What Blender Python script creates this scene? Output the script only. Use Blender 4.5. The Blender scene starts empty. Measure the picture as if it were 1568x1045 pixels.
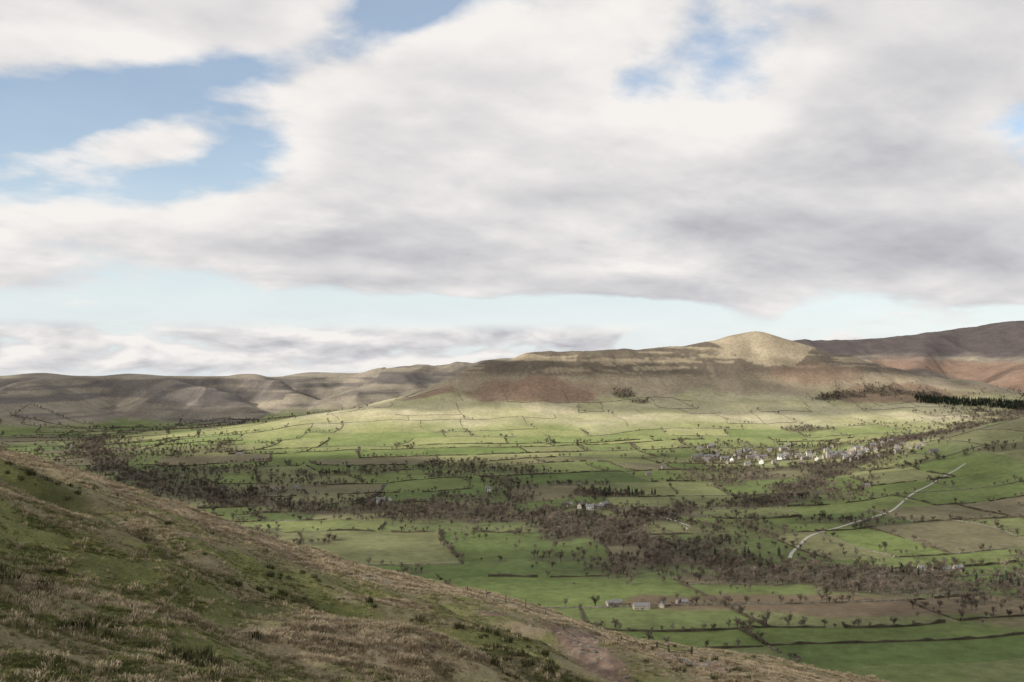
import bpy, math, random
import numpy as np
from mathutils import Vector
random.seed(7); rng=np.random.default_rng(11)
scene=bpy.context.scene
scene.view_settings.view_transform='Standard'; scene.view_settings.look='None'; scene.view_settings.exposure=0

# ---------------- numpy noise ----------------
def _h(ix,iy,seed):
    n=(ix.astype(np.int64)*374761393+iy.astype(np.int64)*668265263+seed*1442695041)&0xFFFFFFFF
    n=((n^(n>>13))*1274126177)&0xFFFFFFFF
    n=n^(n>>16)
    return (n&0xFFFFFF)/float(0xFFFFFF)
def vn(x,y,seed=0):
    xf=np.floor(x);yf=np.floor(y);fx=x-xf;fy=y-yf
    u=fx*fx*fx*(fx*(fx*6-15)+10);v=fy*fy*fy*(fy*(fy*6-15)+10)
    a=_h(xf,yf,seed);b=_h(xf+1,yf,seed);c=_h(xf,yf+1,seed);d=_h(xf+1,yf+1,seed)
    return (a*(1-u)+b*u)*(1-v)+(c*(1-u)+d*u)*v
def fbm(x,y,octv=4,seed=0,r=.5):
    s=0;a=1;t=0
    for i in range(octv):
        s=s+a*vn(x*2**i+i*17.3,y*2**i-i*9.1,seed+i);t+=a;a*=r
    return s/t*2-1
def sstep(a,b,x):
    t=np.clip((x-a)/(b-a),0,1);return t*t*(3-2*t)
def h1(i,s=0): return _h(np.asarray(i),np.asarray(i)*0+5,s)

# ---------------- terrain ----------------
FLOOR=-250.
def ridge(x,y,pts):
    best=np.full(x.shape,1e18);cw=np.zeros(x.shape)
    for a,b in zip(pts[:-1],pts[1:]):
        dx,dy=b[0]-a[0],b[1]-a[1];L=dx*dx+dy*dy
        s=np.clip(((x-a[0])*dx+(y-a[1])*dy)/L,0,1)
        d=(x-a[0]-s*dx)**2+(y-a[1]-s*dy)**2
        m=d<best
        best=np.where(m,d,best);cw=np.where(m,a[3]+(b[3]-a[3])*s,cw)
    return np.sqrt(best),None,cw
def hill(x,y,pts,p,soft=0.,apron=None):
    out=np.zeros(x.shape)
    for a,b in zip(pts[:-1],pts[1:]):
        dx,dy=b[0]-a[0],b[1]-a[1];L=dx*dx+dy*dy
        s=np.clip(((x-a[0])*dx+(y-a[1])*dy)/L,0,1)
        d0=np.sqrt((x-a[0]-s*dx)**2+(y-a[1]-s*dy)**2)
        H=a[2]+(b[2]-a[2])*s-FLOOR;W=a[3]+(b[3]-a[3])*s
        if apron:
            Ha=np.minimum(H,apron[0])
            d=np.sqrt(d0*d0+80*80)-80
            o=Ha*np.exp(-(d/(apron[1]*W/500))**apron[2])+(H-Ha)*np.exp(-(d0/(W*.56))**2.5)
        else:
            d=np.sqrt(d0*d0+soft*soft)-soft
            o=H*np.exp(-(d/W)**p)
        out=np.maximum(out,o)
    return out
def R(*a): # (bearing tangent, distance, elevation, width)
    return [(t*Y,Y,Z,W) for t,Y,Z,W in a]
MAIN=R((-.35,2700,-238,200),(-.30,2850,-226,240),(-.252,3000,-205,270),(-.186,3250,-174,320),(-.121,3450,-140,350),(-.081,3560,-122,360),(-.055,3630,-92,370),(-.029,3690,-28,400),(-.003,3740,26,440),
       (.030,3760,50,480),(.076,3800,56,490),(.142,3900,68,500),(.207,3980,80,510),(.273,4000,74,510),(.325,3960,44,500),(.371,3900,-4,480),
       (.437,3850,-54,450),(.514,3750,-112,420),(.62,3650,-150,400))
LEFTHILL=R((-.80,5050,-10,430),(-.60,5000,-40,420),(-.514,4950,-50,400),(-.44,5000,-52,390),(-.383,5050,-58,390),(-.30,5100,-54,390),(-.225,5250,-60,420))
LSPUR=R((-.470,4950,-50,300),(-.474,4600,-60,300),(-.482,4250,-84,280),(-.50,3950,-140,240),(-.535,3650,-215,170))
LSPUR2=R((-.385,5000,-58,250),(-.345,4700,-68,250),(-.31,4400,-96,230),(-.285,4080,-165,200),(-.28,3850,-222,140))
LSPUR3=R((-.27,5100,-56,220),(-.24,4750,-72,210),(-.225,4450,-120,190),(-.225,4150,-195,140))
BACK=R((-.225,5650,-60,450),(-.20,5600,-38,500),(-.157,5550,-42,520),(-.121,5500,-8,560),(-.055,5400,18,600),(-.016,5400,46,600),(.01,5400,50,600),(.2,5500,50,600))
BSPUR=R((-.10,5300,-15,380),(-.125,4900,-58,330),(-.17,4400,-135,300),(-.215,4050,-200,240),(-.24,3850,-236,200))
RFAR=R((.22,6600,155,900),(.273,6500,160,950),(.339,6500,168,1000),(.404,6500,198,1050),(.47,6500,252,1100),(.514,6400,290,1150),(.62,6300,345,1200),(.9,6300,350,1200))
RSPUR=R((.42,6300,150,380),(.41,5700,50,340),(.40,5200,-30,300),(.40,4700,-90,280))
RSPUR2=R((.55,6000,190,400),(.53,5400,60,360),(.52,4900,-40,330))
RNEAR=R((.38,2350,-246,260),(.46,2400,-208,340),(.514,2350,-154,400),(.60,2300,-96,450),(.75,2300,-30,500))
_tt=(np.array([-400,-200,0,130,300,450,600,700,830,900,1000,1140,1350,1568,1900])-784)/1524.
_aa=(np.array([560,620,692,729,787,846,886,907,940,964,990,1012,1054,1100,1160])-560)/1524.
_td=np.linspace(-.78,.73,400);_ad=np.convolve(np.pad(np.interp(_td,_tt,_aa),12,mode='edge'),np.ones(25)/25,'valid')
GULLY=[(-62,112,0,0),(-45,94,0,0),(-27,70,0,0),(-19,64,0,0),(-10.6,70,0,0),(-6.8,63,0,0),(-1,64,0,0),(2.4,54,0,0)]
GULLY2=[(-75,160,0,0),(-40,120,0,0),(-12,100,0,0),(0,86,0,0),(8,76,0,0)]
PATH=[(17,128,0,0),(14,112,0,0),(5,98,0,0),(-1,96,0,0)],[(5,98,0,0),(6.5,84,0,0),(7.5,72,0,0),(10,60,0,0)],[(14,112,0,0),(17.5,102,0,0),(18,92,0,0)]
def pd(x,y,p): return ridge(x,y,p)[0]
def near_h(x,y):
    Y=np.maximum(y,1.0)
    A=np.interp(x/Y,_td,_ad)
    z=-8-3.1e-4*Y*Y-Y*(A-.1)
    z=z+6.2*np.exp(-(x*x+y*y)/(2*7.5**2))
    m=(y<600)
    if m.any():
        xs,ys=x[m],y[m]
        n=1.1*fbm(xs/24,ys/24,2,3)+.5*fbm(xs/8,ys/8,2,9)+.26*fbm(xs/2.4,ys/2.4,2,21)+.13*fbm(xs/.8,ys/.8,2,33)
        n+=.16*np.sin((z[m]*2.3)+3*fbm(xs/14,ys/14,2,5))
        n*=sstep(14,35,ys)
        n-=2.6*np.exp(-(pd(xs,ys,GULLY)/4.2)**2)*sstep(0,.6,fbm(xs/15,ys/15,2,77)+.75)
        n-=1.4*np.exp(-(pd(xs,ys,GULLY2)/3.5)**2)
        n+=1.6*np.exp(-(((xs+5)/7)**2+((ys-49)/6)**2))
        n+=1.3*np.exp(-(((xs+27)/9)**2+((ys-52)/7)**2))
        for p in PATH: n-=.5*np.exp(-(pd(xs,ys,p)/2.2)**2)
        z[m]+=n
    return z
def height(x,y,full=False):
    x=np.asarray(x,float);y=np.asarray(y,float)
    base=FLOOR+5*fbm(x/600,y/600,2,50)+3.5*fbm(x/150,y/150,2,51)
    base=base+12*sstep(1250,850,y)
    acc=np.zeros(x.shape)
    wx=x+60*fbm(x/420,y/420,2,60);wy=y+60*fbm(x/420,y/420,2,61)
    mx_=x+25*fbm(x/300,y/300,3,64);my_=y+40*fbm(x/300,y/300,3,65)
    lx_=x+60*fbm(x/230,y/230,3,62);ly_=y+60*fbm(x/230,y/230,3,63)
    for k,(P,p,sf) in enumerate(((MAIN,1.15,70),(LEFTHILL,3.,0),(LSPUR,2.0,0),(LSPUR2,2.0,0),(LSPUR3,2.0,0),(BACK,1.5,40),(BSPUR,1.4,40),(RFAR,1.4,60),(RSPUR,1.3,40),(RSPUR2,1.3,40),(RNEAR,1.5,40))):
        if k==0: a=hill(mx_,my_,P,p,sf,(178.,700.,1.3))
        elif k==10: a=hill(x,y,P,p,sf)
        elif k in(1,2,3,4): a=hill(lx_,ly_,P,p,sf)
        else: a=hill(wx,wy,P,p,sf)
        acc+=a**9
    acc+=(np.maximum(hill(lx_,ly_,[(q[0],q[1],q[2]-120,q[3]*2.0) for q in LEFTHILL],2.0,0),0))**9
    a=acc**(1/9.)
    pk=64*np.exp(-((((x-.246*4000)/160)**2+((y-4000)/190)**2))**.82)
    rg=1-np.abs(fbm(wx/200,wy/420,3,70))*2
    far=sstep(3900,4400,y)
    hi=sstep(1.,.6,a/330)
    lft=(x<-700)*1.
    slope=sstep(188,168,a)
    n=a*(.025+.05*far*hi)*(rg-.7)*(1-lft*far*(1-slope))+lft*far*slope*a*.06*(rg-.7)+a*.022*fbm(x/100,y/100,3,71)*(.6+.4*far*hi)*(1-.7*lft*far*(1-slope))
    rn=sstep(3000,3500,y)*(1-far)
    n=n+rn*a*.014*fbm(x/50,y/160,3,72)
    n=n-6*sstep(.3,.8,1-np.abs(fbm(x/240+y/1500,y/900,2,74))*3.5)*sstep(100,170,a)*sstep(320,270,a)*rn
    n=n*(1-.8*pk/64)
    v=base+a+pk+n
    m=y<1000
    out=v.copy()
    if m.any():
        nz=near_h(x[m],y[m]);out[m]=4*np.logaddexp(nz/4,v[m]/4)
    if full: return out,a,pk
    return out
def hz(x,y): return float(height(np.array([x]),np.array([y]))[0])

# ---------------- field pattern ----------------
PHI=math.radians(9)
def warp(U,V): return 100*fbm(U/520,V/520,2,80)+24*fbm(U/170,V/170,2,83),90*fbm(U/520,V/520,2,81)+24*fbm(U/170,V/170,2,84)
def uv2xy(U,V):
    a,b=warp(U,V);return math.cos(PHI)*U-math.sin(PHI)*V+a, math.sin(PHI)*U+math.cos(PHI)*V+b
def xy2uv(x,y):
    c,s=math.cos(PHI),math.sin(PHI);U=c*x+s*y;V=-s*x+c*y
    for _ in range(9):
        a,b=warp(U,V);X=x-a;Yy=y-b
        U=.2*U+.8*(c*X+s*Yy);V=.2*V+.8*(-s*X+c*Yy)
    return U,V
r0=np.random.default_rng(5)
VB=np.concatenate([[300],300+np.cumsum(r0.uniform(55,190,50))])
UB=[np.concatenate([[-3500],-3500+np.cumsum(r0.uniform(60,300,60))]) for _ in VB]
def cell(x,y):
    U,V=xy2uv(x,y);j=np.clip(np.searchsorted(VB,V)-1,0,len(VB)-2)
    i=np.zeros(j.shape,int)
    for k in range(len(VB)-1):
        m=j==k
        if m.any(): i[m]=np.searchsorted(UB[k],U[m])
    return j*97+i

RIVER=[(-1350,3200,0,45),(-1022,2458,0,42),(-591,1900,0,55),(-330,1700,0,55),(-120,1720,0,60),(49,1640,0,80),(163,1411,0,85),(263,1270,0,70),(397,1172,0,70),(568,1104,0,75),(760,1058,0,85)]
BECK=[(163,1450,0,45),(235,1656,0,45),(495,1814,0,40),(760,2241,0,45),(1150,2750,0,60),(1500,3150,0,75),(1900,3500,0,80)]
HWOOD=[(.312*3560,3560,0,20),(.36*3600,3600,0,28),(.42*3560,3560,0,30)]
COPSE=[(170,1880,75,.8),(130,1700,60,.5),(-530,1930,95,.5),(-135,2420,110,.4),(-60,2330,90,.3),(440,3420,40,.6),(395,3470,40,.6),(640,2600,230,.28),(800,2400,230,.24),(900,2640,180,.3),(700,2230,160,.45),(480,2250,120,.4),
       (890,3080,60,.5),(950,3090,50,.5),(1180,2900,70,.4),(520,2480,120,.3),(330,3250,30,.3),(-330,2250,90,.4),(-760,2250,200,.3),(20,2000,100,.4),(-900,2650,200,.3),(420,1180,50,.6),(-700,1750,120,.4),(-100,1820,120,.35),(600,1900,110,.35),(1050,2500,130,.45),(-200,1600,90,.3),(350,1500,110,.4),(-450,2100,120,.3)]
def wood(x,y):
    n=fbm(x/75,y/60,4,90)
    w=np.zeros(np.shape(x))
    for P,dn in ((RIVER,.85),(BECK,.8),(HWOOD,.9)):
        d,_,cw=ridge(x,y,P)
        w=np.maximum(w,dn*sstep(1.3,.6,d/cw+1.7*n))
        w=np.maximum(w,.14*sstep(3.6,1.,d/cw+1.5*n))
    for cx,cy,r,dn in COPSE:
        d=np.sqrt((x-cx)**2+((y-cy)*1.4)**2)/r
        w=np.maximum(w,dn*sstep(1.15,.5,d+.9*n))
    w=np.maximum(w,.5*sstep(.28,.42,fbm(x/140,y/75,3,92))*(y<2350)*(y>1150)*(x>-1100)*(x<1150))
    return w
def ell(x,y,cx,cy,rx,ry,k=.5,seed=95):
    return sstep(1.2,.75,np.sqrt(((x-cx)/rx)**2+((y-cy)/ry)**2)+k*fbm(x/80,y/80,4,seed))
C=lambda *a: np.array(a)
def lerp(a,b,t): return a*(1-t[...,None])+b*t[...,None]
def colour(x,y,z,a,pk):
    id_=cell(x,y);r1=h1(id_,1);r2=h1(id_,2);r3=h1(id_,3)
    g=lerp(C(.098,.132,.045),C(.15,.185,.062),r1)
    g=lerp(g,C(.20,.19,.10),sstep(.4,.95,r2)*.8)
    g=lerp(g,C(.17,.135,.095),(r3>.86)*.7)
    g=g*(1+.22*fbm(x/60,y/60,4,100))[...,None]
    hgt=z-FLOOR
    n=fbm(x/130,y/130,4,101)
    pale=lerp(C(.37,.355,.185),C(.47,.42,.285),np.clip(r1*.8+.4*n+.1,0,1))
    bright=lerp(C(.18,.23,.078),C(.32,.32,.145),r2)
    c=lerp(g,bright,sstep(12,38,hgt+8*n)*(y>2050)*(1-.85*sstep(800,1100,x)*sstep(2700,2400,y)))
    c=lerp(c,pale,sstep(44,92,hgt+18*n)*(y>1900)*sstep(0,1,.75+.5*r2)*(1-.85*sstep(700,1100,x)*sstep(2700,2400,y)))
    moor=lerp(C(.26,.215,.15),C(.37,.31,.215),np.clip(.5+n,0,1))
    moor=lerp(moor,lerp(C(.29,.24,.165),C(.38,.32,.225),np.clip(.5+fbm(x/50,y/80,4,109)*1.4,0,1)),np.clip(pk/30,0,1))
    c=lerp(c,moor,sstep(130,170,hgt+30*n)*(y>2600))
    hs=fbm(x/190,z/11+x/900,4,103)
    hm=sstep(-.12,.12,hs+.16)*sstep(195,232,hgt+8*n)*(y<4300)*(pk<14)*(y>3200)
    c=lerp(c,C(.115,.095,.075),hm*.85)
    br=np.maximum.reduce([ell(x,y,60,3440,270,85),ell(x,y,-300,3500,120,55)*.85,ell(x,y,270,3500,130,40)*.5,ell(x,y,1400,3560,250,90),ell(x,y,1150,3720,160,60)*.7])
    c=lerp(c,lerp(C(.20,.14,.10),C(.28,.18,.13),np.clip(.5+n,0,1)),br*.85)
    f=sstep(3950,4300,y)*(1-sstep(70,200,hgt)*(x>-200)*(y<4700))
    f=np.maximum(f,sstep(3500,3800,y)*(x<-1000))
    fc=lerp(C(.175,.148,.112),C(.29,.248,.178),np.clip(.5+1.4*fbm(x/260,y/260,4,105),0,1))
    fc=lerp(fc,C(.105,.09,.08),sstep(-.1,.2,fbm(x/300,z/20,4,106)+.25*(x<-1000)*sstep(70,130,hgt)*sstep(195,180,hgt))*.7)
    fc=lerp(fc,C(.31,.265,.195),(x<-700)*sstep(182,194,hgt)*.7)
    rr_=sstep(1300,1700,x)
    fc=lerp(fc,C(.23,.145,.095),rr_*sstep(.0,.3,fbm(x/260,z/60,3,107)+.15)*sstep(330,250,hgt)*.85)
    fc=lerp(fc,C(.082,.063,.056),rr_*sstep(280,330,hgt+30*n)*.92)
    fc=fc*.95+C(.007,.010,.016)  # distance haze painted into the far-hill colour as a slight blue lift
    lowf=sstep(34,14,hgt+6*n)
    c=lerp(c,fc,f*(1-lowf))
    br=np.maximum(ell(x,y,420,1010,330,50,.5,96),ell(x,y,640,930,260,40,.5,97)*.7)
    c=lerp(c,lerp(C(.15,.105,.075),C(.22,.165,.11),np.clip(.5+n,0,1)),br*.85)
    w=wood(x,y)
    c=lerp(c,C(.095,.08,.058),np.clip(w*1.2,0,1)*.85)
    nm=sstep(700,450,y)
    m=nm>0
    if m.any():
        X,Y=x[m],y[m]
        s1=straw(X,Y)
        gr=lerp(C(.105,.114,.040),C(.165,.165,.060),np.clip(.5+fbm(X/3,Y/3,3,110),0,1))
        gr=lerp(gr,C(.175,.15,.085),sstep(-.15,.35,fbm(X/6,Y/4,3,114)))
        nc=lerp(gr,lerp(C(.22,.175,.11),C(.34,.275,.185),np.clip(.5+fbm(X/1.7,Y/1.7,3,111),0,1)),s1)
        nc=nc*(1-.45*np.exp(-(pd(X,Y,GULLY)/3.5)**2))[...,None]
        dm=np.zeros(X.shape)
        for p in PATH: dm=np.maximum(dm,sstep(3.2,1.2,pd(X,Y,p)+1.6*fbm(X/2.2,Y/2.2,3,112)))
        nc=lerp(nc,lerp(C(.16,.11,.085),C(.29,.21,.155),np.clip(.5+fbm(X/.6,Y/.6,3,113),0,1)),dm)
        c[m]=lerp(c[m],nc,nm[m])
    return np.clip(c,.01,.8)
def straw(X,Y):
    t=X/np.maximum(Y,1)
    s=sstep(92,118,Y+14*fbm(X/20,Y/20,3,120)+70*np.clip(t+.1,0,.5))*sstep(-.55,.05,fbm(X/7,Y/7,3,123)+.15)
    s=np.maximum(s,.85*sstep(.28,.58,fbm(X/9,Y/9,3,121)+.45*np.exp(-(((X+1)/11)**2+((Y-48)/7)**2))+.30*np.exp(-(((X+32)/14)**2+((Y-68)/9)**2))))
    s=s*(1-.85*np.exp(-(pd(X,Y,GULLY)/3.5)**2))
    return np.clip(s,0,1)
def dirt(X,Y):
    dm=np.full(X.shape,1e9)
    for p in PATH: dm=np.minimum(dm,pd(X,Y,p))
    return dm

tc=np.concatenate([np.linspace(-2.2,-.58,60,endpoint=False),np.linspace(-.58,.58,1080),np.linspace(.58,2.2,61)[1:]])
def lg(a,b,n): return np.exp(np.linspace(math.log(a),math.log(b),n,endpoint=False))
yr=np.concatenate([lg(1.5,22,30),lg(22,190,330),lg(190,700,60),lg(700,7200,760),lg(7200,16000,25)])
T,YY=np.meshgrid(tc,yr);XX=T*YY
nr,nc=XX.shape
Z,Aa,PK=height(XX.ravel(),YY.ravel(),True)
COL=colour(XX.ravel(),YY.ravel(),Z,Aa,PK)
def mesh_np(name,verts,faces,smooth=True):
    me=bpy.data.meshes.new(name);verts=np.asarray(verts,np.float32);faces=np.asarray(faces,np.int32)
    k=faces.shape[1]
    me.vertices.add(len(verts));me.vertices.foreach_set('co',verts.ravel())
    me.loops.add(faces.size);me.loops.foreach_set('vertex_index',faces.ravel())
    me.polygons.add(len(faces));me.polygons.foreach_set('loop_start',np.arange(0,faces.size,k,dtype=np.int32))
    me.polygons.foreach_set('loop_total',np.full(len(faces),k,np.int32))
    me.update(calc_edges=True)
    if smooth: me.polygons.foreach_set('use_smooth',np.ones(len(faces),bool))
    return me
def link(ob,parent=None):
    scene.collection.objects.link(ob)
    if parent: ob.parent=parent
    return ob
idx=np.arange(nr*nc).reshape(nr,nc)
F=np.stack([idx[:-1,:-1],idx[:-1,1:],idx[1:,1:],idx[1:,:-1]],-1).reshape(-1,4)
me=mesh_np('terrain_ground',np.stack([XX.ravel(),YY.ravel(),Z],1),F)
at=me.color_attributes.new('land','FLOAT_COLOR','POINT')
at.data.foreach_set('color',np.concatenate([COL,np.ones((len(COL),1))],1).astype(np.float32).ravel())
terrain=link(bpy.data.objects.new('hills_and_valley_terrain',me))

# ---------------- materials ----------------
def newmat(name):
    m=bpy.data.materials.new(name);m.use_nodes=True
    nt=m.node_tree;b=nt.nodes['Principled BSDF'];b.inputs['Roughness'].default_value=.95
    b.inputs['Specular IOR Level'].default_value=.12
    return m,nt,b
def noisy(name,c1,c2,scale=1.,rough=.95,objrand=0.):
    m,nt,b=newmat(name);N=nt.nodes;L=nt.links
    g=N.new('ShaderNodeNewGeometry');n=N.new('ShaderNodeTexNoise');n.inputs['Scale'].default_value=scale;n.inputs['Detail'].default_value=4
    L.new(g.outputs['Position'],n.inputs['Vector'])
    r=N.new('ShaderNodeValToRGB');r.color_ramp.elements[0].position=.35;r.color_ramp.elements[1].position=.65
    r.color_ramp.elements[0].color=(*c1,1);r.color_ramp.elements[1].color=(*c2,1)
    L.new(n.outputs['Fac'],r.inputs['Fac']);out=r.outputs['Color']
    if objrand:
        oi=N.new('ShaderNodeObjectInfo');mp=N.new('ShaderNodeMapRange');mp.inputs['To Min'].default_value=1-objrand;mp.inputs['To Max'].default_value=1+objrand
        L.new(oi.outputs['Random'],mp.inputs['Value'])
        mm=N.new('ShaderNodeMix');mm.data_type='RGBA';mm.blend_type='MULTIPLY';mm.inputs['Factor'].default_value=1
        L.new(out,mm.inputs['A']);L.new(mp.outputs['Result'],mm.inputs['B']);out=mm.outputs['Result']
    L.new(out,b.inputs['Base Color']);b.inputs['Roughness'].default_value=rough
    return m
m,nt,b=newmat('grass_land');N=nt.nodes;L=nt.links
a=N.new('ShaderNodeAttribute');a.attribute_name='land'
g=N.new('ShaderNodeNewGeometry');cur=a.outputs['Color']
for sc,lo,hi in ((.012,.84,1.16),(.09,.78,1.22),(.9,.80,1.20),(9.,.7,1.3)):
    n=N.new('ShaderNodeTexNoise');n.inputs['Scale'].default_value=sc;n.inputs['Detail'].default_value=5;n.inputs['Roughness'].default_value=.6
    L.new(g.outputs['Position'],n.inputs['Vector'])
    mp=N.new('ShaderNodeMapRange');mp.inputs['From Min'].default_value=.3;mp.inputs['From Max'].default_value=.7;mp.inputs['To Min'].default_value=lo;mp.inputs['To Max'].default_value=hi
    L.new(n.outputs['Fac'],mp.inputs['Value'])
    mm=N.new('ShaderNodeMix');mm.data_type='RGBA';mm.blend_type='MULTIPLY';mm.inputs['Factor'].default_value=1
    L.new(cur,mm.inputs['A']);L.new(mp.outputs['Result'],mm.inputs['B']);cur=mm.outputs['Result']
L.new(cur,b.inputs['Base Color'])
n=N.new('ShaderNodeTexNoise');n.inputs['Scale'].default_value=2.2;n.inputs['Detail'].default_value=8;L.new(g.outputs['Position'],n.inputs['Vector'])
bp=N.new('ShaderNodeBump');bp.inputs['Strength'].default_value=.6;bp.inputs['Distance'].default_value=.35
L.new(n.outputs['Fac'],bp.inputs['Height']);L.new(bp.outputs['Normal'],b.inputs['Normal'])
me.materials.append(m)
M_twig=noisy('bare_twigs',(.09,.073,.059),(.195,.16,.125),.02,objrand=.5)
M_conif=noisy('conifer_needles',(.022,.034,.022),(.045,.06,.035),.5,objrand=.3)
M_hedge=noisy('hedge_twigs',(.05,.045,.03),(.10,.085,.058),.08)
M_wall=noisy('dry_stone',(.10,.092,.078),(.22,.20,.165),.3)
M_stone=noisy('gritstone_wall',(.30,.265,.215),(.44,.39,.32),.4)
M_white=noisy('limewash_wall',(.68,.67,.63),(.8,.79,.76),.6)
M_roof=noisy('slate_roof',(.15,.15,.155),(.24,.23,.23),.7)
M_glass=noisy('window_glass',(.02,.022,.026),(.05,.055,.06),1,rough=.2)
M_track=noisy('pale_track_surface',(.34,.32,.28),(.46,.43,.38),.3)
M_wood=noisy('weathered_timber',(.05,.04,.03),(.13,.11,.09),6)
M_gstraw=noisy('straw_grass',(.25,.20,.125),(.42,.34,.23),.35,objrand=.3)
M_ggreen=noisy('green_grass',(.12,.127,.044),(.20,.194,.08),.3,objrand=.35)
M_rush=noisy('dark_rush',(.045,.048,.02),(.09,.085,.038),.8,objrand=.3)
M_rock=noisy('gritstone_rock',(.13,.12,.10),(.30,.27,.22),2)

# ---------------- instancing ----------------
def scatter(name,pts,scl,rot,protos):
    col=bpy.data.collections.new(name+'_kinds')
    for p in protos: col.objects.link(p)
    me=bpy.data.meshes.new(name);me.vertices.add(len(pts));me.vertices.foreach_set('co',np.asarray(pts,np.float32).ravel())
    for nm,v in(('isc',scl),('irot',rot)):
        q=me.attributes.new(nm,'FLOAT','POINT');q.data.foreach_set('value',np.asarray(v,np.float32))
    ob=link(bpy.data.objects.new(name,me))
    ng=bpy.data.node_groups.new(name+'_scatter','GeometryNodeTree')
    ng.interface.new_socket('Geometry',in_out='INPUT',socket_type='NodeSocketGeometry');ng.interface.new_socket('Geometry',in_out='OUTPUT',socket_type='NodeSocketGeometry')
    N=ng.nodes;L=ng.links;i=N.new('NodeGroupInput');o=N.new('NodeGroupOutput')
    ci=N.new('GeometryNodeCollectionInfo');ci.inputs['Collection'].default_value=col;ci.inputs['Separate Children'].default_value=True;ci.inputs['Reset Children'].default_value=True
    ip=N.new('GeometryNodeInstanceOnPoints');ip.inputs['Pick Instance'].default_value=True
    def na(n_):
        q=N.new('GeometryNodeInputNamedAttribute');q.data_type='FLOAT';q.inputs['Name'].default_value=n_;return q.outputs['Attribute']
    cx=N.new('ShaderNodeCombineXYZ');L.new(na('irot'),cx.inputs['Z'])
    L.new(i.outputs[0],ip.inputs['Points']);L.new(ci.outputs[0],ip.inputs['Instance']);L.new(cx.outputs[0],ip.inputs['Rotation']);L.new(na('isc'),ip.inputs['Scale'])
    L.new(ip.outputs[0],o.inputs[0])
    md=ob.modifiers.new('scatter','NODES');md.node_group=ng
    return ob
def tube(V,Fc,p,q,r0_,r1_,k=4):
    p=np.array(p);q=np.array(q);d=q-p;d=d/(np.linalg.norm(d)+1e-9)
    u=np.cross(d,[.3,.9,.1]);u/=np.linalg.norm(u);w=np.cross(d,u);s=len(V)
    for c,r in((p,r0_),(q,r1_)):
        for i in range(k):
            an=2*math.pi*i/k;V.append(tuple(c+r*(math.cos(an)*u+math.sin(an)*w)))
    for i in range(k): Fc.append((s+i,s+(i+1)%k,s+k+(i+1)%k,s+k+i))
def pyobj(name,V,Fc,mat,smooth=False):
    me=bpy.data.meshes.new(name);me.from_pydata([tuple(map(float,v)) for v in V],[],Fc);me.materials.append(mat);me.update()
    return bpy.data.objects.new(name,me)
def bare_tree(name,H,rad,r):
    V=[];Fc=[]
    th=H*.3;tube(V,Fc,(0,0,-1),(0,0,th),.4,.28,6);tube(V,Fc,(0,0,th),(r.uniform(-.4,.4),r.uniform(-.4,.4),H*.75),.26,.08)
    for i in range(8):
        an=i*2.4+r.uniform(-.4,.4);z0=th*r.uniform(.7,1.6);el=r.uniform(.35,1.2);Ln=rad*r.uniform(.75,1.15)
        e=np.array([math.cos(an)*math.cos(el),math.sin(an)*math.cos(el),math.sin(el)])
        p=np.array([0,0,z0]);q=p+e*Ln;q[2]=min(q[2]+Ln*.25,H);tube(V,Fc,p,q,.16,.05)
        for j in range(6):
            s=r.uniform(.35,1);b0=p+(q-p)*s;dd=np.array([r.gauss(0,1),r.gauss(0,1),r.gauss(.5,.8)]);dd/=np.linalg.norm(dd)
            b1=b0+dd*rad*r.uniform(.25,.5);tube(V,Fc,b0,b1,.05,.02,3)
            for k in range(9):
                c=b0+(b1-b0)*r.uniform(.2,1.1);d2=np.array([r.gauss(0,1),r.gauss(0,1),r.gauss(.4,.9)]);d2/=np.linalg.norm(d2)
                l=r.uniform(.5,1.3);sd=np.cross(d2,[r.random(),r.random(),r.random()]);sd/=np.linalg.norm(sd)+1e-6
                w=r.uniform(.08,.22);n0=len(V);V+= [tuple(c-sd*w),tuple(c+sd*w),tuple(c+d2*l)];Fc.append((n0,n0+1,n0+2))
    return pyobj(name,V,Fc,M_twig)
def conifer(name,H,rad,r):
    V=[];Fc=[];tube(V,Fc,(0,0,-1),(0,0,H),.3,.03,5)
    for i in range(420):
        s=r.random()**.75;z=H*(.1+.88*s);R_=rad*(1-s)**.8*r.uniform(.55,1.1)+.15;an=r.uniform(0,6.283)
        d=np.array([math.cos(an),math.sin(an),0]);sd=np.array([-d[1],d[0],0]);w=r.uniform(.25,.6)
        c=np.array([0,0,z]);n0=len(V)
        V+=[tuple(c+d*R_*.35-sd*w*.5+[0,0,.35]),tuple(c+d*R_*.35+sd*w*.5+[0,0,.35]),tuple(c+d*R_+sd*w+[0,0,-.5]),tuple(c+d*R_*1.05-sd*w+[0,0,-.6])]
        Fc.append((n0,n0+1,n0+2,n0+3))
    return pyobj(name,V,Fc,M_conif)
rr=random.Random(3)
trees=[bare_tree('bare_tree_kind',rr.uniform(7,13),rr.uniform(3.2,5.4),rr) for _ in range(6)]
conifs=[conifer('conifer_kind',rr.uniform(11,16),rr.uniform(2.6,3.8),rr) for _ in range(4)]
n=200000;px=rng.uniform(-1900,2300,n);py=rng.uniform(860,3900,n)
ok=(np.abs(px/py)<.62);px,py=px[ok],py[ok]
w=wood(px,py);k=rng.random(len(px))<w*.85
tx,ty=px[k],py[k]
hV=[];hF=[];wV=[];wF=[];ht=[]
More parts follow.
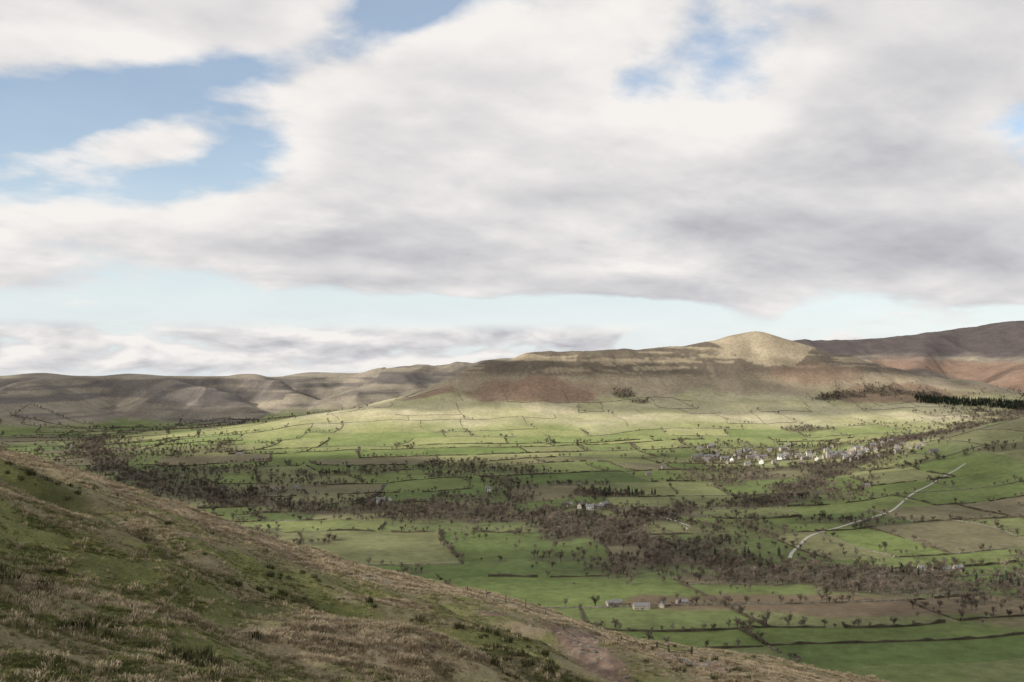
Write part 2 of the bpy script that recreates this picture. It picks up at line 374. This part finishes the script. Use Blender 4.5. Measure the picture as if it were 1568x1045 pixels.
def strip(P,V,Fs,h,w,jit,seed):
    P=np.array(P)
    if len(P)<2:return
    z=height(P[:,0],P[:,1]);d=np.gradient(P,axis=0);d/=np.linalg.norm(d,axis=1)[:,None]+1e-9
    nrm=np.stack([-d[:,1],d[:,0]],1)
    hh=h*(1+jit*(np.random.default_rng(seed).random(len(P))*2-1))
    o=len(V)
    for i in range(len(P)):
        x,y=P[i];ax,ay=nrm[i]*w*.5
        V+= [(x-ax,y-ay,z[i]-.8),(x-ax*.75,y-ay*.75,z[i]+hh[i]*.85),(x,y,z[i]+hh[i]),(x+ax*.75,y+ay*.75,z[i]+hh[i]*.85),(x+ax,y+ay,z[i]-.8)]
        if i:
            for q in range(4): Fs.append((o+(i-1)*5+q,o+(i-1)*5+q+1,o+i*5+q+1,o+i*5+q))
def edge(U,V,key,along):
    x,y=uv2xy(U,V)
    mid=len(x)//2
    if not(820<y[mid]<3950) or abs(x[mid]/y[mid])>.64: return
    if y[mid]<1000 and x[mid]<0: return
    z=height(x,y)-FLOOR
    okm=(wood(x,y)<.3)&(z<168)&(z>-20)&(y>830)
    r=random.Random(key)
    q=r.random()
    if okm.sum()<3: return
    if z[mid]>38 and q<(.45 if along else .22): return
    if q<.12: return
    is_h=(z[mid]<40 and q<.78)
    okm&=fbm(x/40,y/40,2,key%50+300)>(-.5 if is_h else -.7)
    seg=[]
    segs=[]
    for i in range(len(x)):
        if okm[i]: seg.append((x[i],y[i]))
        else:
            segs.append(seg);seg=[]
    segs.append(seg)
    td=r.choice([.06,.2,.4,.7,1.1]) if z[mid]<65 else r.choice([0,.04,.15])
    for s in segs:
        if len(s)<2: continue
        if is_h: strip(s,hV,hF,r.uniform(1.4,2.8),2.8,.6,key)
        else: strip(s,wV,wF,1.4,1.1,.25,key)
    cl=fbm(x/50,y/50,2,350)
    for i in range(len(x)):
        if z[i]<120 and r.random()<td*(.3+1.4*max(0,cl[i]+.3)): ht.append((x[i]+r.uniform(-4,4),y[i]+r.uniform(-4,4)))
for j in range(len(VB)-1):
    ub=UB[j]
    for i in range(len(ub)-1):
        U=np.arange(ub[i],ub[i+1]+4,8.);edge(U,np.full(U.shape,VB[j]),j*1000+i,True)
        V=np.arange(VB[j],VB[j+1]+4,8.);edge(np.full(V.shape,ub[i]),V,j*1000+i+500,False)
link(pyobj('field_hedge',hV,hF,M_hedge));link(pyobj('dry_stone_wall',wV,wF,M_wall))
ht=np.array(ht);tx=np.concatenate([tx,ht[:,0]]);ty=np.concatenate([ty,ht[:,1]])
tz=height(tx,ty);sc=rng.uniform(.5,1.15,len(tx))*(1+.35*(rng.random(len(tx))<.2))
scatter('bare_winter_woodland',np.stack([tx,ty,tz-.2],1),sc,rng.uniform(0,6.28,len(tx)),trees)
print('trees',len(tx))
cxs=[]
def clump(cx,cy,rx,ry,n):
    for _ in range(n): cxs.append((cx+rng.normal()*rx,cy+rng.normal()*ry))
clump(180,1870,22,14,30);clump(240,1890,14,8,14);clump(470,1190,9,8,9);clump(-520,1950,12,8,7);clump(820,2430,40,30,12);clump(-250,1880,5,5,4);clump(700,2500,60,40,10);clump(560,1130,20,8,8);clump(840,2700,50,30,8);clump(100,1600,60,30,10);clump(300,1300,60,20,8);clump(-320,1750,50,20,8)
for _ in range(1500):
    s=rng.random();cxs.append((1440+620*s+rng.normal()*14,3500-170*s+rng.uniform(-85,85)*(.45+s*.8)))
cxs=np.array(cxs)
scatter('conifer_plantation',np.stack([cxs[:,0],cxs[:,1],height(cxs[:,0],cxs[:,1])-.3],1),rng.uniform(.55,1.1,len(cxs)),rng.uniform(0,6.28,len(cxs)),conifs)

# ---------------- houses ----------------
def box(V,Fc,x0,x1,y0,y1,z0,z1):
    s=len(V);V+=[(x0,y0,z0),(x1,y0,z0),(x1,y1,z0),(x0,y1,z0),(x0,y0,z1),(x1,y0,z1),(x1,y1,z1),(x0,y1,z1)]
    Fc+=[(s,s+3,s+2,s+1),(s+4,s+5,s+6,s+7),(s,s+1,s+5,s+4),(s+1,s+2,s+6,s+5),(s+2,s+3,s+7,s+6),(s+3,s,s+4,s+7)]
def house_parts(l,w,h,rise,wall,barn=False):
    V=[];Fc=[];L2,W2=l/2,w/2
    V+=[(-L2,-W2,-3),(L2,-W2,-3),(L2,W2,-3),(-L2,W2,-3),(-L2,-W2,h),(L2,-W2,h),(L2,W2,h),(-L2,W2,h),(-L2,0,h+rise),(L2,0,h+rise)]
    Fc+=[(0,1,5,4),(2,3,7,6),(1,2,6,9,5),(3,0,4,8,7)]
    a=pyobj('walls',V,Fc,wall)
    V=[];Fc=[];o=.4
    for sg in(-1,1):
        s=len(V);e=rise*o/W2
        V+=[(-L2-o,sg*(W2+o),h-e+.05),(L2+o,sg*(W2+o),h-e+.05),(L2+o,0,h+rise+.05),(-L2-o,0,h+rise+.05),(-L2-o,sg*(W2+o),h-e+.3),(L2+o,sg*(W2+o),h-e+.3),(L2+o,0,h+rise+.3),(-L2-o,0,h+rise+.3)]
        Fc+=[(s+4,s+5,s+6,s+7),(s,s+3,s+2,s+1),(s,s+1,s+5,s+4),(s+1,s+2,s+6,s+5),(s+3,s,s+4,s+7)]
    b_=pyobj('roof',V,Fc,M_roof)
    V=[];Fc=[]
    nx=max(2,int(l/3.2))
    for i in range(nx):
        cx=-L2+(i+.5)*l/nx
        for sg in(-1,1):
            for zz in ((.9,3.4) if not barn else (1.2,)):
                if zz+1.2<h: box(V,Fc,cx-.55,cx+.55,sg*(W2+.02)-.03,sg*(W2+.02)+.03,zz,zz+1.2)
    box(V,Fc,-.5,.5,-W2-.06,-W2-.001,0,2.1)
    c_=pyobj('windows_and_door',V,Fc,M_glass)
    r_=[a,b_,c_]
    if not barn:
        V=[];Fc=[]
        for cx in(-L2+.6,L2-.6): box(V,Fc,cx-.4,cx+.4,-.35,.35,h+rise-.4,h+rise+1.2)
        r_.append(pyobj('chimneys',V,Fc,wall))
    return [(o_.name.split('.')[0],o_.data) for o_ in r_]
types={'stone_house':[house_parts(l,w,h,r_,M_stone) for l,w,h,r_ in((11,7,5.2,3),(14,7.5,5.4,3.2),(9,6.5,5,2.8),(18,7,5,3))],
 'white_farmhouse':[house_parts(13,7.5,5.6,3,M_white),house_parts(10,7,5.2,2.8,M_white)],
 'stone_barn':[house_parts(20,9,4.5,3,M_stone,True),house_parts(14,7,3.6,2.4,M_stone,True)]}
def put(kind,x,y,rot,v=0,s=1):
    e=bpy.data.objects.new(kind,None);link(e);e.location=(x,y,hz(x,y)+.2);e.rotation_euler=(0,0,rot);e.scale=(s,s,s)
    for nm,d in types[kind][v%len(types[kind])]:
        link(bpy.data.objects.new(nm,d),e)
put('white_farmhouse',-236,1789,.3,0,1.15);put('white_farmhouse',-222,1806,1.6,1,.9);put('stone_barn',-252,1800,.2,1)
put('white_farmhouse',-46,1934,.1,1,1.1);put('stone_house',-30,1938,1.4,2)
put('white_farmhouse',133,1700,.2,0,1.0);put('stone_house',118,1712,1.2,1);put('stone_house',150,1706,.4,3);put('stone_house',100,1725,.1,2);put('stone_barn',160,1730,.9,0)
for k in range(95):
    s=rng.random();x=470+480*s+rng.normal()*20;y=2440+60*math.sin(s*5)+rng.normal()*85
    put('stone_house' if rng.random()<.86 else 'white_farmhouse',x,y,rng.choice([0,.25,1.57,1.3])+rng.normal()*.12,int(rng.integers(0,4)),rng.uniform(1.0,1.3))
for x,y,rt in((500,1215,.1),(514,1222,1.4),(527,1210,.2),(545,1216,.1)): put('stone_house',x,y,rt,int(x)%4,.8)
for x,y,rt,v in((102,1000,.4,0),(128,985,.1,0),(150,995,1.3,1),(172,1008,.2,1)): put('stone_barn',x,y,rt,v,.8)
put('stone_barn',680,1910,.2,1);put('stone_barn',-640,2500,.3,1);put('stone_barn',-700,2560,.3,0)
for x,y in((-1280,2900),(-1350,3150),(-430,1990),(-470,1975),(350,2300),(300,2190)): put('stone_house',x,y,.3,int(abs(x))%4)
ch=bpy.data.objects.new('village_church',None);link(ch);cx,cy=760,2360;ch.location=(cx,cy,hz(cx,cy));ch.rotation_euler=(0,0,.3)
for nm,d in house_parts(22,9,7,5,M_stone,True): link(bpy.data.objects.new('nave_'+nm,d),ch)
V=[];Fc=[];box(V,Fc,-16.5,-11.05,-2.7,2.7,-2,15);link(pyobj('tower',V,Fc,M_stone),ch)
V=[(-16.8,-3,15),(-11,-3,15),(-11,3,15),(-16.8,3,15),(-13.9,0,31)];link(pyobj('spire',V,[(0,1,4),(1,2,4),(2,3,4),(3,0,4)],M_roof),ch)

# ---------------- roads ----------------
def ribbon(name,P,w,mat,off=.25):
    P=np.array(P,float);t=np.linspace(0,len(P)-1,(len(P)-1)*30)
    X=np.interp(t,range(len(P)),P[:,0]);Y=np.interp(t,range(len(P)),P[:,1])
    kx=np.ones(21)/21;X=np.convolve(np.pad(X,10,mode='edge'),kx,'valid');Y=np.convolve(np.pad(Y,10,mode='edge'),kx,'valid')
    d=np.stack([np.gradient(X),np.gradient(Y)],1);d/=np.linalg.norm(d,axis=1)[:,None]+1e-9
    V=[];Fs=[];lx=X-d[:,1]*w/2;ly=Y+d[:,0]*w/2;rx=X+d[:,1]*w/2;ry=Y-d[:,0]*w/2
    lz=height(lx,ly)+off;rz=height(rx,ry)+off
    for i in range(len(X)):
        V+=[(lx[i],ly[i],lz[i]),(rx[i],ry[i],rz[i])]
        if i: Fs.append((2*i-2,2*i-1,2*i+1,2*i))
    link(pyobj(name,V,Fs,mat));return np.stack([X,Y],1)
ribbon('farm_track',[(360,1290),(372,1325),(432,1450),(551,1575),(628,1652),(722,1800),(830,1930),(934,2040)],4.5,M_track)
ribbon('lane',[(262,1500),(275,1540),(262,1600),(230,1660)],4,M_track)
ribbon('village_road',[(560,2330),(700,2390),(830,2440),(960,2520)],5,M_track)

# ---------------- near grass ----------------
def tuft(name,mat,n,hh,sp,r):
    V=[];Fc=[]
    for i in range(n):
        an=r.uniform(0,6.283);rd=sp*math.sqrt(r.random());x,y=rd*math.cos(an),rd*math.sin(an);h=hh*r.uniform(.5,1.1)
        la=an+r.uniform(-.8,.8);ln=h*r.uniform(.2,.9);w=r.uniform(.013,.026);dx,dy=math.cos(la),math.sin(la);sx,sy=-dy*w,dx*w
        s=len(V)
        V+=[(x-sx,y-sy,-.06),(x+sx,y+sy,-.06),(x+dx*ln*.35+sx*.8,y+dy*ln*.35+sy*.8,h*.65),(x+dx*ln*.35-sx*.8,y+dy*ln*.35-sy*.8,h*.65),(x+dx*ln,y+dy*ln,h*.95)]
        Fc+=[(s,s+1,s+2,s+3),(s+3,s+2,s+4)]
    return pyobj(name,V,Fc,mat)
N_=290000
t=rng.uniform(-.62,.5,N_);yy=np.exp(rng.uniform(math.log(18),math.log(240),N_));xx=t*yy
s_=straw(xx,yy);dm=dirt(xx,yy);cl=fbm(xx/1.1,yy/1.1,2,130)+.6*fbm(xx/5,yy/5,2,131)
keep=(dm>2.4+rng.normal(size=N_)*.6)&(rng.random(N_)<sstep(-.7,.6,cl+.25*s_))
xx,yy,s_,cl=xx[keep],yy[keep],s_[keep],cl[keep]
zz=height(xx,yy);st=rng.random(len(xx))<np.clip(s_*.85+.09,0,1)
base=(.35+.6*np.clip(cl+.5,0,1.3))*rng.uniform(.7,1.2,len(xx))*(1+.6*sstep(60,200,yy))*(.68+.25*s_)
r5=random.Random(5)
scatter('straw_grass_tussocks',np.stack([xx,yy,zz],1)[st],base[st],rng.uniform(0,6.28,st.sum()),[tuft('straw_tuft',M_gstraw,22,.34,.24,r5) for _ in range(5)])
g_=~st
scatter('green_grass_tufts',np.stack([xx,yy,zz],1)[g_],base[g_]*.65,rng.uniform(0,6.28,g_.sum()),[tuft('green_tuft',M_ggreen,22,.26,.28,r5) for _ in range(5)])
N_=9000;t=rng.uniform(-.6,.4,N_);y2=np.exp(rng.uniform(math.log(30),math.log(190),N_));x2=t*y2
k=(np.exp(-(pd(x2,y2,GULLY)/3)**2)*.5+.4*sstep(.3,.5,fbm(x2/6,y2/6,3,140))+.6*np.exp(-((x2-17)/5)**2-((y2-100)/16)**2))>rng.random(N_)
k&=dirt(x2,y2)>2
x2,y2=x2[k],y2[k]
scatter('rush_clumps',np.stack([x2,y2,height(x2,y2)],1),rng.uniform(.5,1.2,len(x2)),rng.uniform(0,6.28,len(x2)),[tuft('rush_tuft',M_rush,50,.42,.3,r5) for _ in range(3)])
def rock(name,r):
    import bmesh
    bm=bmesh.new();bmesh.ops.create_icosphere(bm,subdivisions=2,radius=.22)
    for v in bm.verts: v.co*=r.uniform(.75,1.2);v.co.z*=.6
    me=bpy.data.meshes.new(name);bm.to_mesh(me);bm.free();me.materials.append(M_rock);return bpy.data.objects.new(name,me)
N_=5000;x3=rng.uniform(-4,22,N_);y3=rng.uniform(58,132,N_);k=dirt(x3,y3)<np.abs(rng.normal(size=N_))*2;x3,y3=x3[k][:420],y3[k][:420]
scatter('path_stones',np.stack([x3,y3,height(x3,y3)],1),rng.uniform(.3,1.3,len(x3)),rng.uniform(0,6.28,len(x3)),[rock('stone_kind',r5) for _ in range(3)])
def fence(name,P,pw=.09,nr_=3):
    e=link(bpy.data.objects.new(name,None));V=[];Fc=[];tops=[]
    for x,y in P:
        z=hz(x,y);box(V,Fc,x-pw,x+pw,y-pw,y+pw,z-.5,z+1.3);tops.append((x,y,z))
    link(pyobj('posts',V,Fc,M_wood),e);V=[];Fc=[]
    for a_,b_ in zip(tops[:-1],tops[1:]):
        for hh in(.35,.75,1.15)[:nr_]: tube(V,Fc,(a_[0],a_[1]-.12,a_[2]+hh),(b_[0],b_[1]-.12,b_[2]+hh),pw*.5,pw*.5,4)
    link(pyobj('rails',V,Fc,M_wood),e)
fence('timber_fence',[(13.2+i*1.5,120+.5*i) for i in range(5)])
gx=[(19.3,122.5),(22.3,123.5)]
e=link(bpy.data.objects.new('field_gate',None));V=[];Fc=[];z0=hz(20.8,123)
for x,y in gx: box(V,Fc,x-.13,x+.13,y-.13,y+.13,z0-1,z0+1.6)
for hh in(.3,.55,.8,1.05,1.25): tube(V,Fc,(19.4,122.5,z0+hh),(22.2,123.4,z0+hh),.045,.045,4)
tube(V,Fc,(19.4,122.4,z0+.3),(22.2,123.3,z0+1.25),.045,.045,4)
link(pyobj('posts_and_bars',V,Fc,M_wood),e)
fence('timber_fence',[(-6+i*2.6,134-i*1.2) for i in range(6)],.05,2)

# ---------------- light ----------------
el=math.radians(25);hd=Vector((-.884,-.468)).normalized()
sd=Vector((hd.x*math.cos(el),hd.y*math.cos(el),math.sin(el)))
sun=bpy.data.lights.new('sun','SUN');sun.energy=5;sun.angle=math.radians(.53);sun.color=(1,.93,.83)
so=link(bpy.data.objects.new('sun',sun));so.rotation_euler=sd.to_track_quat('Z','Y').to_euler();so.location=(0,0,500)

gx=np.linspace(-4500,4800,330);gy=np.linspace(-900,5650,240);GX,GY=np.meshgrid(gx,gy);X=GX.ravel();Y=GY.ravel()
nz=fbm(X/600,Y/420,5,200,.55)
al=.82+1.6*nz  # sheet cover, with holes and patches set by hand to place sun and shade
lit=np.exp(-(((X-420)/1550)**4+((Y-2990)/410)**6))
al=al-2.2*lit
al=al-2.2*np.exp(-((X-1600)/320)**2-((Y-4380)/260)**2)
al=al-1.8*np.exp(-((X+560)/450)**2-((Y-4600)/520)**2)
al=al-1.6*np.exp(-((X-730)/360)**2-((Y-2450)/150)**2)
al=al+1.2*np.exp(-(((X-620)/820)**6+((Y-3760)/160)**4))
al=al-.6*np.exp(-((X)/160)**2-((Y-110)/90)**2)
al=al+.7*np.exp(-(((X+1500)/480)**4+((Y-4600)/600)**2))
al=al-1.3*np.exp(-((X+2250)/260)**2-((Y-4400)/450)**2)
al=al-1.5*np.exp(-((X+1120)/160)**2-((Y-4330)/140)**2)
al=al-.7*np.exp(-(((X-850)/330)**2+((Y-1650)/180)**2))
al=al-.7*np.exp(-(((X+130)/330)**2+((Y-1450)/90)**2))
al=np.clip(al,0,1);al=al*al*(3-2*al)*.92
ed=sstep(0,400,X+4500)*sstep(0,400,4800-X)*sstep(0,300,Y+900)*sstep(0,200,5650-Y);al*=ed
H_=1750/sd.z;P=np.stack([X+sd.x*H_,Y+sd.y*H_,-230+1750+60*fbm(X/300,Y/300,4,210)],1)
ii=np.arange(len(X)).reshape(240,330)
Fq=np.stack([ii[:-1,:-1],ii[:-1,1:],ii[1:,1:],ii[1:,:-1]],-1).reshape(-1,4)
cm=mesh_np('cloud_shadow_sheet',P,Fq);q=cm.attributes.new('cover','FLOAT','POINT');q.data.foreach_set('value',al.astype(np.float32))
m=bpy.data.materials.new('shadow_sheet_veil');m.use_nodes=True;nt=m.node_tree;N=nt.nodes;L=nt.links;N.clear()
o=N.new('ShaderNodeOutputMaterial');mx=N.new('ShaderNodeMixShader');tr=N.new('ShaderNodeBsdfTransparent');df=N.new('ShaderNodeBsdfTranslucent');d2=N.new('ShaderNodeBsdfDiffuse');m2=N.new('ShaderNodeMixShader')
df.inputs[0].default_value=(.85,.85,.86,1);d2.inputs[0].default_value=(.85,.85,.86,1)
at=N.new('ShaderNodeAttribute');at.attribute_name='cover'
L.new(df.outputs[0],m2.inputs[1]);L.new(d2.outputs[0],m2.inputs[2]);L.new(at.outputs['Fac'],mx.inputs[0]);L.new(tr.outputs[0],mx.inputs[1]);L.new(m2.outputs[0],mx.inputs[2]);L.new(mx.outputs[0],o.inputs[0])
cm.materials.append(m);link(bpy.data.objects.new('cloud_shadow_sheet',cm))  # sheet added out of view to throw cloud shade on the land

# ---------------- sky ----------------
W=bpy.data.worlds.new('World');scene.world=W;W.use_nodes=True;nt=W.node_tree;N=nt.nodes;L=nt.links;N.clear()
out=N.new('ShaderNodeOutputWorld');bg=N.new('ShaderNodeBackground');bg.inputs['Strength'].default_value=.1
sky=N.new('ShaderNodeTexSky');sky.sky_type='NISHITA';sky.sun_disc=False;sky.sun_elevation=el;sky.sun_rotation=math.atan2(sd.x,sd.y)%(2*math.pi);sky.air_density=1.0;sky.dust_density=.6;sky.altitude=400
def M(op,a_,b_=None,c_=None,clamp=False):
    n=N.new('ShaderNodeMath');n.operation=op;n.use_clamp=clamp
    for i,v in enumerate((a_,b_,c_)):
        if v is None: continue
        if isinstance(v,(int,float)): n.inputs[i].default_value=v
        else: L.new(v,n.inputs[i])
    return n.outputs[0]
def SS(x,a_,b_,lo=0,hi=1):
    n=N.new('ShaderNodeMapRange');n.interpolation_type='SMOOTHSTEP';L.new(x,n.inputs['Value'])
    n.inputs['From Min'].default_value=a_;n.inputs['From Max'].default_value=b_;n.inputs['To Min'].default_value=lo;n.inputs['To Max'].default_value=hi
    return n.outputs[0]
def CV(x,y,z):
    n=N.new('ShaderNodeCombineXYZ')
    for i,v in enumerate((x,y,z)):
        if isinstance(v,(int,float)): n.inputs[i].default_value=v
        else: L.new(v,n.inputs[i])
    return n.outputs[0]
def NZ(v,s,d=6,r=.5,dist=0):
    n=N.new('ShaderNodeTexNoise');n.inputs['Scale'].default_value=s;n.inputs['Detail'].default_value=d;n.inputs['Roughness'].default_value=r;n.inputs['Distortion'].default_value=dist
    L.new(v,n.inputs['Vector']);return n.outputs['Fac']
tcn=N.new('ShaderNodeTexCoord');sp=N.new('ShaderNodeSeparateXYZ');L.new(tcn.outputs['Generated'],sp.inputs[0])
x,y,z=sp.outputs
az=M('ARCTAN2',x,y);e_=M('ARCSINE',z)
zz_=M('ADD',M('MAXIMUM',z,0),.24)
px_=M('DIVIDE',x,zz_);py_=M('DIVIDE',y,zz_)
ca,sa=math.cos(.6),math.sin(.6)
u_=M('ADD',M('MULTIPLY',px_,ca),M('MULTIPLY',py_,sa));v_=M('SUBTRACT',M('MULTIPLY',py_,ca),M('MULTIPLY',px_,sa))
P0=CV(M('MULTIPLY',u_,.85),v_,5.2);P1=CV(M('MULTIPLY',M('SUBTRACT',u_,.10),.85),M('SUBTRACT',v_,.09),5.2)
n1=NZ(P0,1.9,9,.53,.1);n1b=NZ(P1,1.9,6,.53,.1);n2=NZ(CV(u_,v_,9.1),.9,3,.5)
nf=NZ(CV(u_,v_,2.2),7.5,5,.55,.3)
def G(u0,v0,su,sv,tilt=0):
    a0=math.atan((u0-784)/1524);e0=(560-v0)/1524/math.sqrt(1+((u0-784)/1524)**2)
    A_=M('SUBTRACT',az,a0);E=M('SUBTRACT',e_,e0);c,s=math.cos(tilt),math.sin(tilt)
    p=M('DIVIDE',M('ADD',M('MULTIPLY',A_,c),M('MULTIPLY',E,s)),su/1524);q=M('DIVIDE',M('SUBTRACT',M('MULTIPLY',E,c),M('MULTIPLY',A_,s)),sv/1524)
    r=M('ADD',M('MULTIPLY',p,p),M('MULTIPLY',q,q));return M('EXPONENT',M('MULTIPLY',r,-1.0))
def SUM(base,lst):
    s=base
    for g_,w_ in lst: s=M('MULTIPLY_ADD',g_,w_,s)
    return s
dens=M('ADD',M('MULTIPLY',n1,1.35),-.08)
dens=M('ADD',dens,M('MULTIPLY',M('SUBTRACT',nf,.5),.20))
dens=SUM(dens,[(G(70,180,190,34,.15),-.30),(G(300,125,200,32,.2),-.24),(G(620,30,120,50,.3),-.40),(G(960,150,80,60,.9),-.22),(G(1530,200,80,35),-.30),(G(390,245,110,60,.5),-.28),(G(230,285,100,28,.4),-.14),
  (G(620,480,900,26),-.22),(G(200,465,500,20),-.12),(G(1400,490,300,14),-.14),(G(750,180,280,80,.3),.2),(G(400,350,350,50,.1),.2),(G(1250,250,260,130),.24),(G(250,30,200,50),.14),(G(1500,80,150,90),.14),(G(200,235,200,26,.25),.12),(G(1000,400,500,40),.12),(G(870,320,150,45),.3),(G(1270,390,150,90),.2)])
cov=SS(dens,.40,.62)
low0=CV(M('MULTIPLY',az,11.),M('MULTIPLY',e_,34.),1.3);low1=CV(M('MULTIPLY',M('SUBTRACT',az,.008),11.),M('MULTIPLY',M('ADD',e_,.008),34.),1.3)
nl=NZ(low0,1.,6,.52,.2);nlb=NZ(low1,1.,6,.52,.2)
lowm=M('MULTIPLY',SS(e_,.047,.030),SS(e_,-.02,.0))
lowc=M('MULTIPLY',SS(M('SUBTRACT',nl,M('MULTIPLY',SS(az,.05,.25),.22)),.33,.46),lowm)
upper=SS(e_,.030,.05)
cov=M('MAXIMUM',M('MULTIPLY',cov,upper),lowc)
cov=M('MAXIMUM',cov,.12)
rel=M('MULTIPLY',M('SUBTRACT',n1,n1b),2.5)
sh=M('ADD',M('ADD',.74,rel),M('MULTIPLY',M('SUBTRACT',n2,.5),.7))
sh=M('ADD',sh,M('MULTIPLY',M('SUBTRACT',nf,.5),.38))
sh=M('SUBTRACT',sh,M('MULTIPLY',SS(dens,.62,.95),.26))
sh=SUM(sh,[(G(1400,380,420,60),-.42),(G(700,395,500,35),-.12),(G(1450,110,220,100),-.1),(G(620,432,150,10),-.25),(G(750,190,250,70,.3),.22),(G(1130,140,200,110),.22),(G(1310,300,120,22),.3),(G(960,415,150,12),.25),(G(150,310,250,70),.18)])
shl=M('ADD',.70,M('MULTIPLY',M('SUBTRACT',nl,nlb),3.6))
shl=M('SUBTRACT',shl,SS(nl,.50,.7,0,.3))
sh=M('ADD',M('MULTIPLY',sh,upper),M('MULTIPLY',shl,M('SUBTRACT',1,upper)),clamp=True)
cr=N.new('ShaderNodeValToRGB');L.new(sh,cr.inputs[0]);E=cr.color_ramp.elements
E[0].position=0;E[0].color=(.47,.465,.505,1);E[1].position=1;E[1].color=(.92,.89,.86,1)
k_=E.new(.5);k_.color=(.68,.67,.68,1)
ms=N.new('ShaderNodeVectorMath');ms.operation='SCALE';L.new(cr.outputs[0],ms.inputs[0]);ms.inputs['Scale'].default_value=10
sk=N.new('ShaderNodeVectorMath');sk.operation='SCALE';L.new(sky.outputs[0],sk.inputs[0]);sk.inputs['Scale'].default_value=1.55
hz_=N.new('ShaderNodeMix');hz_.data_type='RGBA';L.new(SS(e_,.22,.0,.10,.85),hz_.inputs['Factor']);L.new(sk.outputs[0],hz_.inputs['A']);hz_.inputs['B'].default_value=(7.8,8.5,9.0,1)
mx=N.new('ShaderNodeMix');mx.data_type='RGBA';L.new(cov,mx.inputs['Factor']);L.new(hz_.outputs['Result'],mx.inputs['A']);L.new(ms.outputs[0],mx.inputs['B'])
L.new(mx.outputs['Result'],bg.inputs['Color']);L.new(bg.outputs[0],out.inputs[0])

cam=bpy.data.cameras.new('camera');cam.sensor_width=36;cam.lens=36*1524/1568;cam.clip_end=40000;cam.clip_start=.2
cam.shift_y=(560-522.5)/1568
co=link(bpy.data.objects.new('camera',cam));co.rotation_euler=(math.radians(90),0,0);co.location=(0,0,0);scene.camera=co
print('ground under camera',hz(0,1.6))
